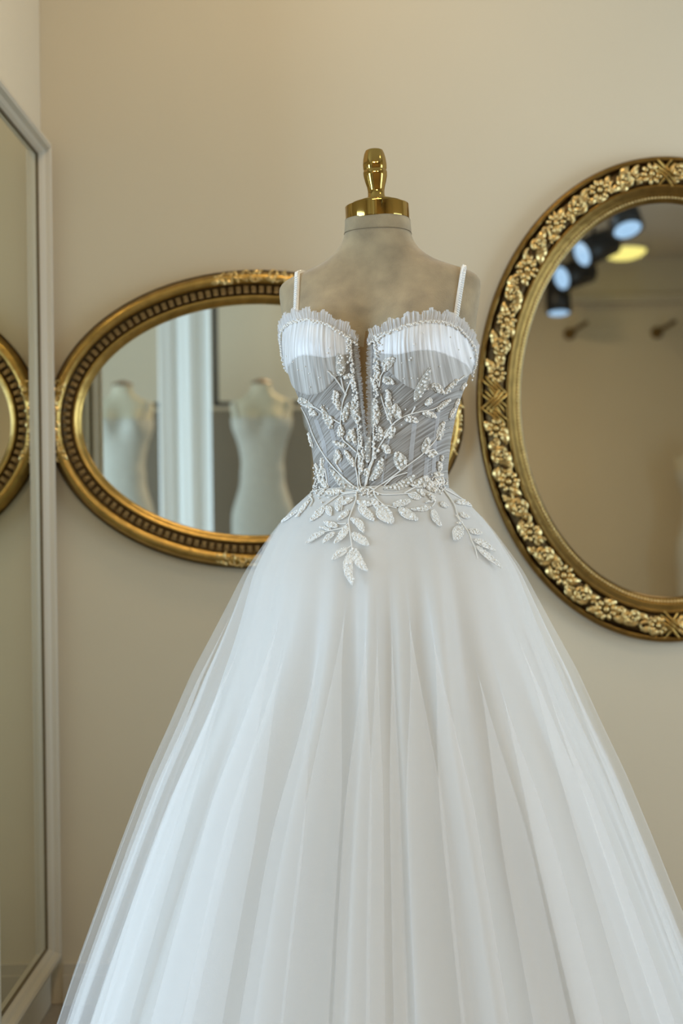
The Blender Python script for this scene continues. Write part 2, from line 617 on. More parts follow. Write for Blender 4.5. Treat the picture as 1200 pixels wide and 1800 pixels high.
def carved_mirror():
    c = at(1168, 703, WY)
    E = Oval(c.x, c.z, 333 / 750, 425 / 750)
    t = thing('oval_wall_mirror', 'large upright oval mirror with a carved gold flower frame', 'mirror', (c.x, WY, c.z - E.b))
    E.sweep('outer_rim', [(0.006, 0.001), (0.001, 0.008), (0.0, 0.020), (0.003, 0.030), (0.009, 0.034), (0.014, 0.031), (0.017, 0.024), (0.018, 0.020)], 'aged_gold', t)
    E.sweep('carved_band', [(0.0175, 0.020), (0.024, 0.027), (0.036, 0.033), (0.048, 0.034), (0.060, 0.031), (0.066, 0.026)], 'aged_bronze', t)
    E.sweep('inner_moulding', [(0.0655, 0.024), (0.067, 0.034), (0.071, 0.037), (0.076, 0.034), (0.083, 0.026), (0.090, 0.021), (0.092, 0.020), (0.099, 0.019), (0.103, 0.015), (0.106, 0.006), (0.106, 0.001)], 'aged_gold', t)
    ts, L = E.by_arc(330, 0.0955)
    m = MB()
    for q in ts:
        m.ball(E.pt(q, 0.0955, 0.0195), 0.0034, 6, 4)
    props(m.build('bead_row', 'gold_ornament', t), kind='stuff')
    E.pane(0.104, 0.0045, 'mirror_glass', t)
    rr = random.Random(11)
    n = 92
    ts, L = E.by_arc(n, 0.042)
    card = [0, math.pi / 2, math.pi, 1.5 * math.pi]
    for k, q in enumerate(ts):
        near = min(abs(((q - cc + math.pi) % (2 * math.pi)) - math.pi) for cc in card)
        if near < 0.075:
            for sg in (0.75, -0.75) if near < 0.04 else (0.75,):
                shared_obj('ribbon', GM['ribbon'], t, E.matrix(q, 0.042, 0.030 + 0.003 * (sg < 0), sg + 1.571 * 0))
            continue
        kind = k % 4
        dd = 0.042 + rr.uniform(-0.004, 0.004)
        if kind == 0:
            f = shared_obj('flower', GM['flower'], t, E.matrix(q, dd, 0.030, rr.uniform(0, 6), rr.uniform(1.05, 1.25)))
            g = bpy.data.objects.new('flower_centre', GM['flower_centre'])
            COL.objects.link(g)
            g.parent = f
        elif kind == 2:
            shared_obj('rose', GM['rose'], t, E.matrix(q, dd, 0.031, rr.uniform(0, 6), rr.uniform(1.1, 1.35)))
        else:
            shared_obj('scroll', GM['scroll'], t, E.matrix(q, 0.034 + 0.016 * (rr.random() > 0.5), 0.031, rr.uniform(0, 6), rr.uniform(0.9, 1.1)))
            shared_obj('berry_cluster', GM['berry_cluster'], t, E.matrix(q + 0.01, 0.052 if rr.random() > 0.5 else 0.030, 0.031, rr.uniform(0, 6), 1.0))
        for s in (-1, 1):
            qq = q + s * 0.016
            shared_obj('leaf', GM['leaf'], t, E.matrix(qq, 0.042 + s * (-1) ** k * rr.uniform(0.010, 0.015), 0.030, rr.uniform(-0.9, 0.9) + (math.pi if rr.random() > 0.5 else 0), rr.uniform(0.85, 1.2)))
    return t


def plain_mirror():
    c = at(450, 738, WY)
    E = Oval(c.x, c.z, 365 / 750, 262 / 750)
    t = thing('oval_wall_mirror', 'wide oval mirror with a smooth gold frame and dark inner row of small blocks', 'mirror', (c.x, WY, c.z - E.b))
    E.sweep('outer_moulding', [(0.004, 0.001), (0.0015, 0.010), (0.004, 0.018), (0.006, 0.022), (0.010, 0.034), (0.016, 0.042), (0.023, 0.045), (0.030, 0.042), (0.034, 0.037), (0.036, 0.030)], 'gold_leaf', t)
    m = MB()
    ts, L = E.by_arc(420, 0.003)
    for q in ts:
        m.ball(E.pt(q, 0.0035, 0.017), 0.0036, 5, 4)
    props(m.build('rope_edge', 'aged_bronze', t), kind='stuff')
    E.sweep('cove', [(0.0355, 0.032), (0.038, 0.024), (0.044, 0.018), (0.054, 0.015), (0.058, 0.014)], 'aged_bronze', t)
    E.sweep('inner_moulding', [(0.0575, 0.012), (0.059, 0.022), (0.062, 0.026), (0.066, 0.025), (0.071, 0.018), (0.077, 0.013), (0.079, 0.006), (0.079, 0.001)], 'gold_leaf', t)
    E.pane(0.077, 0.0045, 'mirror_glass', t)
    # row of small blocks in the cove
    mb = MB().box((-0.0048, -0.0078, -0.004), (0.0048, 0.0078, 0.0055))
    mb.ball((0, -0.001, 0.005), 0.0045, 6, 4, (0.9, 1.3, 0.6))
    me = mb.mesh('block', 'antique_block', smooth=False)
    ts, L = E.by_arc(132, 0.047)
    for q in ts:
        shared_obj('block', me, t, E.matrix(q, 0.047, 0.019))
    # clusters of carved leaves at the four ends of the oval
    rr = random.Random(5)
    tt, L = E.by_arc(400, 0.022)
    for cc in (0, math.pi / 2, math.pi, 1.5 * math.pi):
        i0 = int(np.argmin(np.abs(tt - cc)))
        for k in range(-8, 9):
            q = tt[(i0 + int(k * 0.0115 / (L / 400))) % 400]
            for row in (0.014, 0.026):
                kind = rr.choice(('leaf', 'berry_cluster', 'scroll', 'leaf'))
                shared_obj('carved_' + kind, GM[kind], t, E.matrix(q, row + rr.uniform(-0.003, 0.003), 0.041 if row > 0.02 else 0.036, rr.uniform(0, 6), rr.uniform(0.5, 0.75)))
    return t


mat('antique_block', (0.30, 0.20, 0.085), 0.4, 0.9, noise=(80, 0.3))
carved_mirror()
plain_mirror()

# ------------------------------------------------------------------ the dress form
AX = Vector((at(668, 700, 2.4).x, 2.40, 0))         # axis of the form
YAW = R(-12.5)
cY, sY = math.cos(YAW), math.sin(YAW)


def loc2w(x, y, z):
    return np.stack([AX.x + x * cY - y * sY, AX.y + x * sY + y * cY, z], -1)


def zpx(y): return CAM_H + (915 - y) / 1000.0


tab = [(885, .120), (865, .117), (830, .115), (780, .121), (740, .129), (705, .139), (680, .149), (640, .163), (600, .168), (566, .170), (540, .175),
       (516, .1785), (503, .179), (494, .175), (487, .165), (481, .152), (476, .136), (470, .120), (463, .103), (453, .087), (442, .074), (430, .065), (418, .0595), (412, .0582), (409, .0585), (388, .0570)]
_z = [zpx(a) for a, b in tab]
HW = smooth_interp(_z, [b for a, b in tab], 0.0035)
dep = [(885, .098, .100), (830, .092, .090), (740, .100, .095), (660, .106, .105), (600, .102, .112), (560, .090, .112), (520, .072, .105), (490, .062, .092), (470, .056, .078), (450, .053, .066), (425, .0535, .058), (388, .054, .054)]
FD = smooth_interp([zpx(a) for a, b, c in dep], [b for a, b, c in dep], 0.012)
BD = smooth_interp([zpx(a) for a, b, c in dep], [c for a, b, c in dep], 0.012)
ZB = zpx(618)


def body(phi, z, off=0.0):
    """phi = 0 at centre front, positive to the viewer's right; local x, y"""
    s, c = np.sin(phi), np.cos(phi)
    e = 0.86
    hw = HW(z) + off
    dd = np.where(c > 0, FD(z), BD(z)) + off
    x = hw * np.sign(s) * np.abs(s) ** e
    y = -dd * np.sign(c) * np.abs(c) ** e
    front = np.clip(c * 1.5, 0, 1)
    sz = np.where(z > ZB, 0.062, 0.050)
    bump = np.exp(-(((np.abs(x) - 0.083) / 0.050) ** 2) / 2 * 1.15 - ((z - ZB) / sz) ** 2 / 2)
    y = y - 0.052 * bump * front
    x = x * (1 + 0.02 * bump)
    return x, y


def form_surface(phi, z, off=0.0):
    phi, z = np.broadcast_arrays(np.asarray(phi, float), np.asarray(z, float))
    x, y = body(phi, z, off)
    return loc2w(x, y, z)


form = thing('dress_form', 'beige velvet dress form with a polished gold neck cap and finial', 'dress form', (AX.x, AX.y, 0))
nz, nphi = 190, 120
zz = np.linspace(1.02, zpx(388), nz)
pp = np.linspace(-math.pi, math.pi, nphi, endpoint=False)
# neck seam: a shallow groove
P = np.zeros((nz, nphi, 3))
for i, z in enumerate(zz):
    off = -0.002 * float(np.clip((1.46 - z) / 0.06, 0, 1))
    groove = -0.0012 * math.exp(-((z - zpx(411)) / 0.0018) ** 2)
    P[i] = form_surface(pp, z, off + groove)
v = list(P.reshape(-1, 3)) + [P[-1].mean(0), P[0].mean(0)]
f = grid_faces(nz, nphi, False, True)
f = [tuple(reversed(q)) for q in f]
nn = nz * nphi
f += [((nz - 1) * nphi + k, nn, (nz - 1) * nphi + (k + 1) % nphi) for k in range(nphi)]
f += [(k, (k + 1) % nphi, nn + 1) for k in range(nphi)]
f = [tuple(reversed(q)) for q in f]
torso = mesh_obj('torso', v, f, 'form_velvet', form)
nc = P[-1].mean(0)
zs_ = zpx(411.5)
ring = [tuple(q) for q in form_surface(np.linspace(-math.pi, math.pi, 90), zs_, 0.0002)]
props(MB().tube(ring, 0.0005, 6).build('neck_seam', 'seam_thread_gap_shade', form), label='dark seam line round the neck')
# cap and finial, a touch out of level as on the stand
TILT = Matrix.Translation(nc) @ Matrix.Rotation(R(-2.2), 4, 'Y') @ Matrix.Translation(-Vector(nc))
zc = zpx(389)


def cap_part(name, prof, lobes=None, n=64, m='polished_brass'):
    mb = MB().lathe([(r, zc + h) for r, h in prof], (nc[0], nc[1], 0), n, lobes=lobes and (lobes[0], lobes[1], zc + lobes[2], zc + lobes[3]))
    mb.v = [tuple(TILT @ Vector(p)) for p in mb.v]
    return mb.build(name, m, form)


cap = cap_part('neck_cap', [(0.0540, 0.0), (0.0560, 0.0006), (0.0562, 0.002), (0.0562, 0.0262), (0.0555, 0.0270), (0.0462, 0.0272), (0.0460, 0.0310), (0.0452, 0.0318), (0.0345, 0.0322), (0.0335, 0.0355), (0.0325, 0.0362), (0.020, 0.0385), (0.0165, 0.040)])
fin = cap_part('finial', [(0.0175, 0.0385), (0.0165, 0.041), (0.0148, 0.045), (0.0142, 0.053), (0.0152, 0.060), (0.0178, 0.069), (0.0200, 0.079), (0.0205, 0.086), (0.0196, 0.0885), (0.0192, 0.0900), (0.0200, 0.0925),
                            (0.0203, 0.100), (0.0192, 0.110), (0.0172, 0.119), (0.0150, 0.1245), (0.0120, 0.1262), (0.004, 0.1268)], lobes=(6, 0.035, 0.05, 0.123), n=96)
for o in (cap, fin):
    md = o.modifiers.new('e', 'EDGE_SPLIT')
    md.split_angle = R(28)
MB().lathe([(0.016, 0.02), (0.016, 1.03)], (AX.x, AX.y, 0), 16).build('stand_pole', 'black_metal', form)
MB().lathe([(0.15, 0.0), (0.15, 0.012), (0.14, 0.02), (0.02, 0.03)], (AX.x, AX.y, 0), 32).build('stand_base', 'black_metal', form)

# ------------------------------------------------------------------ the dress
dress = thing('wedding_dress', 'white ball gown with a beaded leaf bodice and full tulle skirt', 'dress', (AX.x, AX.y, 0))

vtab = BVHTree.FromPolygons([tuple(p) for p in v], f)


def hit(tree, x, y):
    o, d = ray(x, y)
    h = tree.ray_cast(o, d)
    return h[0]


def to_phi(p):
    x = (p[0] - AX.x) * cY + (p[1] - AX.y) * sY
    y = -(p[0] - AX.x) * sY + (p[1] - AX.y) * cY
    # invert the superellipse approximately by search
    ph = np.linspace(-math.pi, math.pi, 1441)
    bx, by = body(ph, np.full_like(ph, p[2]))
    i = np.argmin((bx - x) ** 2 + (by - y) ** 2)
    return ph[i]


# neckline traced on the form: pixels -> surface of the form -> (phi, z)
NL = [(500, 580), (509, 568), (521, 562), (545, 559), (572, 565), (592, 575), (608, 585), (622, 596), (629, 603)]
NR = [(650, 604), (660, 592), (689, 579), (720, 568), (750, 562), (782, 565), (803, 576), (818, 594), (828, 618)]


def neck_curve(pts):
    out = []
    for x, y in pts:
        h = hit(vtab, x, y)
        if h is not None:
            out.append((to_phi(h), h.z))
    out.sort()
    return out


cl, cr = neck_curve(NL), neck_curve(NR)
PHI_L, PHI_R = cl[-1][0], cr[0][0]
PHC = 0.5 * (PHI_L + PHI_R)
tl = [(-math.pi, 1.34), (-2.3, 1.35), (cl[0][0] - 0.35, cl[0][1] - 0.06)] + cl
tr = cr + [(cr[-1][0] + 0.35, cr[-1][1] - 0.05), (2.3, 1.35), (math.pi, 1.34)]
NECK_L = smooth_interp([a for a, b in tl], [b for a, b in tl], 0.03)
NECK_R = smooth_interp([a for a, b in tr], [b for a, b in tr], 0.03)
ZW = zpx(868)


def slit_half(z):
    return np.interp(z, [ZW, zpx(835), zpx(790), zpx(720), zpx(600)], [0.0, 0.002, 0.014, 0.033, 0.050])


SLP = smooth_interp([ZW - 0.01, zpx(800), zpx(700), zpx(600), zpx(560)], [PHC, PHC, PHC, PHC, PHC], 0.01)


def half_patch(side, off, s0, s1, zlo, nu, nv, ztop_extra=0.0, relief=None):
    """one side of the bodice from the slit (s=0) towards centre back (s=1)"""
    neck = NECK_R if side > 0 else NECK_L
    P = np.zeros((nu, nv, 3))
    A = np.zeros((nu, nv, 3))
    for i in range(nu):
        s = s0 + (s1 - s0) * i / (nu - 1)
        end = math.pi if side > 0 else -math.pi
        edge_t = PHI_R if side > 0 else PHI_L
        phn = edge_t + (end - edge_t) * s
        zt = float(neck(phn)) + ztop_extra
        zl = zlo(phn) if callable(zlo) else zlo
        z = np.linspace(zl, zt, nv)
        ph0 = PHC + side * slit_half(z)
        ph = ph0 + (end - ph0) * s
        x, y = body(ph, z, off)
        A[i, :, 0] = x
        A[i, :, 1] = z
        A[i, :, 2] = ph
        rel = 0 if relief is None else relief(x, z, ph)
        x, y = body(ph, z, off + rel)
        P[i] = loc2w(x, y, z)
    return P, A


def with_pleats(o, coords):
    at_ = o.data.attributes.new('pleat', 'FLOAT_VECTOR', 'POINT')
    at_.data.foreach_set('vector', np.asarray(coords, np.float32).reshape(-1))


def lay(x, z, ang):
    ca, sa = math.cos(ang), math.sin(ang)
    return x * ca - z * sa, x * sa + z * ca


BOD_V, BOD_F = [], []


def collect(P, flip):
    n = len(BOD_V)
    nu, nv = P.shape[:2]
    BOD_V.extend(tuple(q) for q in P.reshape(-1, 3))
    BOD_F.extend(grid_faces(nu, nv, base=n))


for side in (-1, 1):
    # net panels with slanted ruching
    P, A = half_patch(side, 0.0015, 0.0, 1.0, ZW - 0.012, 130, 110)
    o = grid_obj('bodice_panel', P, 'ruched_net', dress)
    ang = R(52)
    u = A[..., 0] * math.sin(ang) * -1 + A[..., 1] * math.cos(ang)
    q = A[..., 0] * math.cos(ang) + A[..., 1] * math.sin(ang)
    u = -A[..., 0] * math.sin(R(38)) + A[..., 1] * math.cos(R(38)) + 0.25 * A[..., 0] ** 2
    with_pleats(o, np.stack([u, q, np.zeros_like(u)], -1))
    collect(P, side)

    # cups: white padding above, single net below, both gathered downwards from the neckline
    def pad_low(ph, side=side):
        q = abs(ph - PHC)
        return zpx(647) + 0.010 * math.exp(-((q - 0.62) / 0.3) ** 2) + 0.045 * max(0, 0.30 - q) - 0.02 * max(0, q - 1.0)

    def net_low(ph, side=side):
        q = abs(ph - PHC)
        return zpx(703) + 0.16 * 0.10 * math.log(1 + math.exp((0.42 - q) / 0.10)) + 0.05 * 0.15 * math.log(1 + math.exp((q - 0.85) / 0.15))

    def rel(x, z, ph, side=side):
        w_ = np.abs(x) - 0.083
        k = w_ * (1 + 1.6 * (z - ZB)) * 1000
        g = 0.45 * np.sin(k * 0.42 + 1.3 * np.sin(k * 0.11 + z * 20)) + 0.3 * np.sin(k * 0.83 + 2 + z * 30) + 0.25 * np.sin(k * 1.37 + z * 12)
        return 0.0012 * g

    for nm, mt_, low, lift, nv_ in (('cup_net', 'ruched_cup_net', net_low, 0.0030, 60), ('bust_cup', 'ruched_cup', pad_low, 0.0044, 50)):
        P, A = half_patch(side, lift, 0.010, 0.56, low, 170, nv_, 0.0, rel)
        P2, A2 = half_patch(side, 0.0017 if nm == 'cup_net' else 0.0030, 0.010, 0.56, low, 170, nv_, 0.0, rel)
        P[:, 0] = P2[:, 0]
        o = grid_obj(nm, P, mt_, dress)
        xx = (np.abs(A[..., 0]) - 0.083) * (1 + 1.6 * (A[..., 1] - ZB))
        with_pleats(o, np.stack([xx, A[..., 1], np.zeros_like(xx)], -1))
        collect(P, side)

# form's fabric seen in the slit, its shade painted as a darker brown sheet
zi = np.linspace(ZW, zpx(597), 40)
P = np.zeros((9, 40, 3))
for i in range(9):
    P[i] = form_surface(PHC + (i / 8 - 0.5) * 0.22, zi, -0.0015)
props(grid_obj('slit_shade', P, 'shaded_form_fabric', dress), label='brown shaded form fabric inside the front slit')

# ---- skirt
rt = [(1.180, .1175), (1.168, .1205), (1.150, .150), (1.11, .188), (1.035, .243), (.945, .290), (.86, .335), (.77, .374), (.685, .413), (.585, .453), (.47, .497), (.338, .547), (.18, .602), (0.0, .66)][::-1]
RAD = smooth_interp([a for a, b in rt], [b for a, b in rt], 0.010)


def sstep(a, b, x):
    q = np.clip((x - a) / (b - a), 0, 1)
    return q * q * (3 - 2 * q)


def skirt_layer(name, m, inset, folds, soft, nt, nzs, zbot, parent, tstart=-math.pi, seed=0):
    """t runs round the waist; folds lap over themselves: (t, width, overlap, depth, z_start)"""
    t = np.linspace(0, 2 * math.pi, nt, endpoint=False) - math.pi
    zs = np.linspace(0, 1, nzs) ** 0.85 * (zbot - 1.172) + 1.172
    r_ = np.random.default_rng(seed)
    ph = r_.uniform(0, 6.28, 12)
    P = np.zeros((nzs, nt, 3))
    for i, z in enumerate(zs):
        rad = float(RAD(z))
        q = float(sstep(1.10, 0.45, z))
        th = t.copy()
        dr = np.zeros_like(t)
        for (tc, wd, ov, dp, z0) in folds:
            g = float(sstep(z0, z0 - 0.45, z))
            wz = wd * (0.75 + 0.25 * g)
            x = ((t - tc + math.pi) % (2 * math.pi) - math.pi) / wz
            e = np.exp(-x * x / 2)
            th = th - ov * g * wz * x * e
            dr = dr + dp * g * (x * e)
        for k, (nn_, am) in enumerate(soft):
            dr = dr + am * (0.25 + 0.75 * q) * float(sstep(1.165, 1.02, z)) * np.sin(nn_ * t + ph[k] + 0.8 * np.sin(2 * t + ph[k + 4]) + 0.5 * z * math.sin(ph[k]))
        wl = float(sstep(1.165, 0.98, z))
        if name == 'skirt_lining':
            dr = dr * (0.30 + 0.70 * np.cos(t) ** 2)
        ins = inset(th) * float(sstep(1.168, 0.80, z))
        rr = rad - ins + dr
        kx = 1.0
        ky = 0.84 + 0.16 * float(sstep(1.17, 0.95, z))
        x = rr * np.sin(th) * kx
        y = -rr * np.cos(th) * ky
        cx = AX.x - 0.004 * q
        P[i, :, 0] = cx + x
        P[i, :, 1] = AX.y + y
        P[i, :, 2] = z - 0.004 * wl + 0.006 * np.cos(th) * (1 - wl)
    o = grid_obj(name, P, m, parent, cv=True)
    return o, P


def lr(left, right, mid):
    return lambda th: left * np.clip(-np.sin(th), 0, 1) ** 1.5 + right * np.clip(np.sin(th), 0, 1) ** 1.5 + mid * (1 - np.abs(np.sin(th)) ** 1.5)


sk = []
F0 = [(-1.30, .09, .9, .018, 1.05), (-1.02, .08, 1.0, .030, 1.02), (-.74, .09, 1.1, .040, 1.10), (-.47, .08, 1.0, .036, 1.02), (-.17, .075, 1.0, .030, 1.06), (.05, .07, 1.0, .028, 1.12), (.30, .10, 1.1, .036, 1.12), (.62, .09, 1.1, .040, 1.0), (.90, .09, 1.0, .032, 1.02), (1.3, .09, .8, .018, 1.0)]
F0 += [(a, .12, .8, .02, 1.0) for a in (1.9, 2.5, 3.1, -1.8, -2.4)]
_, P0 = skirt_layer('skirt_lining', 'lining_satin', lr(0.060, 0.038, 0.100), F0, [(6, .008), (17, .015), (26, .012), (11, .008)], 420, 90, 0.012, dress, seed=3)
F1 = [(-1.36, .05, 2.6, .008, 1.12), (-1.05, .055, 3.2, .009, 1.04), (-.72, .065, 3.4, .010, 1.12), (-.40, .06, 3.2, .009, 1.06), (-.13, .05, 3.2, .009, 1.12), (.02, .035, 2.8, .007, 1.14), (.26, .065, 3.4, .010, 1.12), (.60, .06, 3.2, .010, 1.05), (.93, .06, 3.2, .009, 1.08), (1.25, .05, 2.6, .008, 1.05)]
F1 += [(a, .06, 2.2, .010, 1.05) for a in (1.7, 2.2, 2.7, 3.1, -1.8, -2.3, -2.8)]
_, P1 = skirt_layer('tulle_overskirt', 'tulle_mid', lr(0.028, 0.017, 0.030), F1, [(6, .002), (11, .002), (19, .004), (31, .002)], 1700, 80, 0.008, dress, seed=8)
F2 = [(-1.22, .045, 3.0, .008, 1.12), (-.90, .05, 3.6, .009, 1.06), (-.56, .05, 3.6, .009, 1.08), (-.25, .045, 3.8, .008, 1.13), (-.06, .03, 3.0, .006, 1.13), (.12, .05, 3.8, .009, 1.13), (.44, .05, 3.6, .009, 1.06), (.78, .055, 3.6, .009, 1.10), (1.08, .05, 3.0, .008, 1.08), (1.36, .04, 2.2, .007, 1.05)]
F2 += [(a, .05, 2.2, .009, 1.05) for a in (1.8, 2.3, 2.9, -1.6, -2.1, -2.7)]
_, P2_ = skirt_layer('tulle_veil_layer', 'tulle_outer', lr(0.0, 0.0, 0.0), F2, [(5, .002), (9, .002), (16, .0035), (27, .0015)], 1700, 80, 0.006, dress, seed=21)

SK_V = [tuple(q) for q in P1.reshape(-1, 3)]
SK_F = grid_faces(P1.shape[0], P1.shape[1], False, True)
ALLT = BVHTree.FromPolygons(BOD_V + SK_V, BOD_F + [tuple(i + len(BOD_V) for i in q) for q in SK_F])
BODT = BVHTree.FromPolygons(BOD_V, BOD_F)


def on_dress(x, y):
    o, d = ray(x, y)
    h = ALLT.ray_cast(o, d)
    if h[0] is None:
        return None
    n = h[1] if h[1].dot(d) < 0 else -h[1]
    return h[0], n


def snap(p, n, lift):
    h = ALLT.ray_cast(p + n * 0.03, -n, 0.06)
    if h[0] is None:
        return p + n * lift
    return h[0] + n * lift


# ---- straps
def strap(px_pts, name='strap'):
    t = []
    for x, y in px_pts:
        h = hit(vtab, x, y)
        if h is None:
            continue
        t.append(h)
    return t


def ribbon_on_form(pts, half, lift):
    """flat band with rounded top lying on the form"""
    pts = [Vector(p) for p in pts]
    n = len(pts)
    P = np.zeros((n, 5, 3))
    C = []
    for i, p in enumerate(pts):
        tg = (pts[min(i + 1, n - 1)] - pts[max(i - 1, 0)]).normalized()
        q = vtab.find_nearest(p)
        nn_ = q[1]
        if nn_.dot(p - Vector((AX.x, AX.y, p.z))) < 0: nn_ = -nn_
        sd = tg.cross(nn_).normalized()
        for j, (s, h) in enumerate(((-1, 0), (-0.9, 1), (0, 1.15), (0.9, 1), (1, 0))):
            P[i, j] = p + sd * half * s + nn_ * (lift * h)
        C.append((p + nn_ * lift * 1.1, sd, nn_, tg))
    return P, C


def make_strap(side):
    if side < 0:
        top, bot = (523.5, 476), (521, 562)
    else:
        top, bot = (814, 474), (797, 572)
    h0, h1 = hit(vtab, *top), hit(vtab, *bot)
    p0 = to_phi(h0) if h0 else side * 1.15
    z0 = h0.z if h0 else 1.545
    p1, z1 = to_phi(h1), h1.z
    pts = []
    for i in range(26):
        u = i / 25
        px_, py_ = bot[0] + (top[0] - bot[0]) * u, bot[1] + (top[1] - bot[1]) * u
        h = hit(vtab, px_, py_)
        if h: pts.append(h)
    # over the shoulder to the back
    last = pts[-1]
    lx = (last.x - AX.x) * cY + (last.y - AX.y) * sY
    ly = -(last.x - AX.x) * sY + (last.y - AX.y) * cY
    for i in range(1, 22):
        u = i / 21
        yy = ly + (0.125 - ly) * u
        # drop onto the form from above while on the shoulder, then down the back
        w_ = loc2w(np.array(lx * (1 - 0.12 * u)), np.array(yy), np.array(1.75))
        h = vtab.ray_cast(Vector(w_), Vector((0, 0, -1)))
        if h[0] is not None and (h[0] - pts[-1]).length < 0.05: pts.append(h[0])
    for i in range(1, 12):
        z = pts[-1].z - 0.016
        w_ = loc2w(np.array(lx * 0.88), np.array(0.4), np.array(z))
        back = loc2w(np.array(0.0), np.array(-1.0), np.array(0.0)) - loc2w(np.array(0.0), np.array(0.0), np.array(0.0))
        h = vtab.ray_cast(Vector(w_), Vector(back).normalized())
        if h[0] is not None: pts.append(h[0])
    P, C = ribbon_on_form(pts, 0.0046, 0.0035)
    o = grid_obj('strap', P, 'lace', dress)
    m = MB()
    for k in range(len(C) - 1):
        a, b = C[k], C[k + 1]
        L = (b[0] - a[0]).length
        for q in range(max(1, int(L / 0.0030))):
            c = a[0].lerp(b[0], q / max(1, int(L / 0.0030)))
            for s in (-0.6, 0, 0.6):
                m.ball(c + a[1] * 0.0046 * s * 0.8 + a[2] * 0.0010, 0.0015, 6, 4)
    b_ = m.build('strap_beading', 'seed_bead', o)
    b_['kind'] = 'stuff'


make_strap(-1)
make_strap(1)


# ---- ruffles along the neckline, with a pearl trim under them
def neck_pts(side, n, a, b):
    neck = NECK_R if side > 0 else NECK_L
    e0 = PHI_R if side > 0 else PHI_L
    ph = np.linspace(e0 + side * a, e0 + side * b, n)
    zt = neck(ph)
    return ph, zt


for side in (-1, 1):
    n = 1300
    ph, zt = neck_pts(side, n, 0.0, 1.75)
    base = form_surface(ph, zt - 0.002, 0.006)
    nrm = form_surface(ph, zt, 0.016) - form_surface(ph, zt, 0.006)
    nrm /= np.linalg.norm(nrm, axis=1)[:, None]
    tgv = np.gradient(base, axis=0)
    tgv /= np.linalg.norm(tgv, axis=1)[:, None]
    upv = np.cross(nrm, tgv) * (-1 if side > 0 else 1)
    upv = np.where(upv[:, 2:3] < 0, -upv, upv)
    # lean the frill upwards as well as along the edge normal
    upv = upv * 0.55 + np.array([0, 0, 0.62])
    upv /= np.linalg.norm(upv, axis=1)[:, None]
    s = np.concatenate([[0], np.cumsum(np.linalg.norm(np.diff(base, axis=0), axis=1))])
    rs = np.random.default_rng(40 + side)
    ph1, ph2 = rs.uniform(0, 6, 2)
    k1 = 2 * math.pi / 0.0034
    gath = np.sin(k1 * s + 2.0 * np.sin(s * 210 + ph1)) + 0.6 * np.sin(k1 * 0.43 * s + ph2)
    hgt = 0.0165 + 0.0030 * np.sin(s * 170 + ph1) + 0.0018 * np.sin(s * 430 + ph2) + 0.0008 * np.sin(s * 1300)
    hgt = hgt * np.clip(s / 0.01, 0.6, 1)
    rows = 7
    P = np.zeros((n, rows, 3))
    for j in range(rows):
        u = j / (rows - 1)
        amp = 0.0006 + 0.0019 * u
        P[:, j] = base + upv * (hgt * u)[:, None] + nrm * (gath * amp + 0.0025 * math.sin(u * 2))[:, None] + tgv * (0.0016 * u * np.sin(k1 * 0.7 * s + ph2))[:, None]
    grid_obj('ruffle', P, 'tulle_ruffle', dress)
    # pearl trim
    ph, zt = neck_pts(side, 900, 0.0, 1.75)
    ln = form_surface(ph, zt - 0.0035, 0.0075)
    nr = form_surface(ph, zt, 0.016) - form_surface(ph, zt, 0.006)
    nr /= np.linalg.norm(nr, axis=1)[:, None]
    sl = np.concatenate([[0], np.cumsum(np.linalg.norm(np.diff(ln, axis=0), axis=1))])
    m = MB()
    d = 0.0
    while d < sl[-1]:
        c = np.array([np.interp(d, sl, ln[:, q]) for q in range(3)])
        nv_ = np.array([np.interp(d, sl, nr[:, q]) for q in range(3)])
        r = rs.choice([0.0012, 0.0015, 0.0019, 0.0022])
        m.ball(c + nv_ * rs.uniform(-0.0006, 0.001) + np.array([0, 0, rs.uniform(-0.0035, 0.002)]), r, 6, 4)
        d += r * 1.25
    props(m.build('pearl_trim', 'pearl', dress), kind='stuff')
    # frayed frill and pearls down the slit edge
    z = np.linspace(zpx(815), zpx(603), 330)
    e = PHC + side * slit_half(z)
    a0 = form_surface(e + side * 0.012, z, 0.0055)
    a1 = form_surface(e - side * 0.022, z, 0.007)
    g = np.sin(np.arange(330) * 1.15 + 1.5 * np.sin(np.arange(330) * 0.21))
    P = np.zeros((330, 4, 3))
    for j in range(4):
        u = j / 3
        P[:, j] = a0 + (a1 - a0) * (u * (0.55 + 0.75 * rs.random(330)))[:, None] + np.array([0, -1, 0]) * (0.0022 * u * g)[:, None] + np.array([0, 0, 1]) * (0.001 * u * rs.normal(size=330))[:, None]
    grid_obj('slit_frill', P, 'tulle_frill', dress)
    m = MB()
    for k in range(150):
        zz_ = zpx(605 + 210 * (k / 150) ** 1.15)
        e = float(PHC + side * (slit_half(zz_) + 0.02 + abs(rs.normal()) * 0.022 + 0.01))
        c = form_surface(e, zz_, 0.0070)
        m.ball(c, rs.choice([0.0012, 0.0016, 0.0023]), 6, 4)
    props(m.build('slit_pearls', 'pearl', dress), kind='stuff')

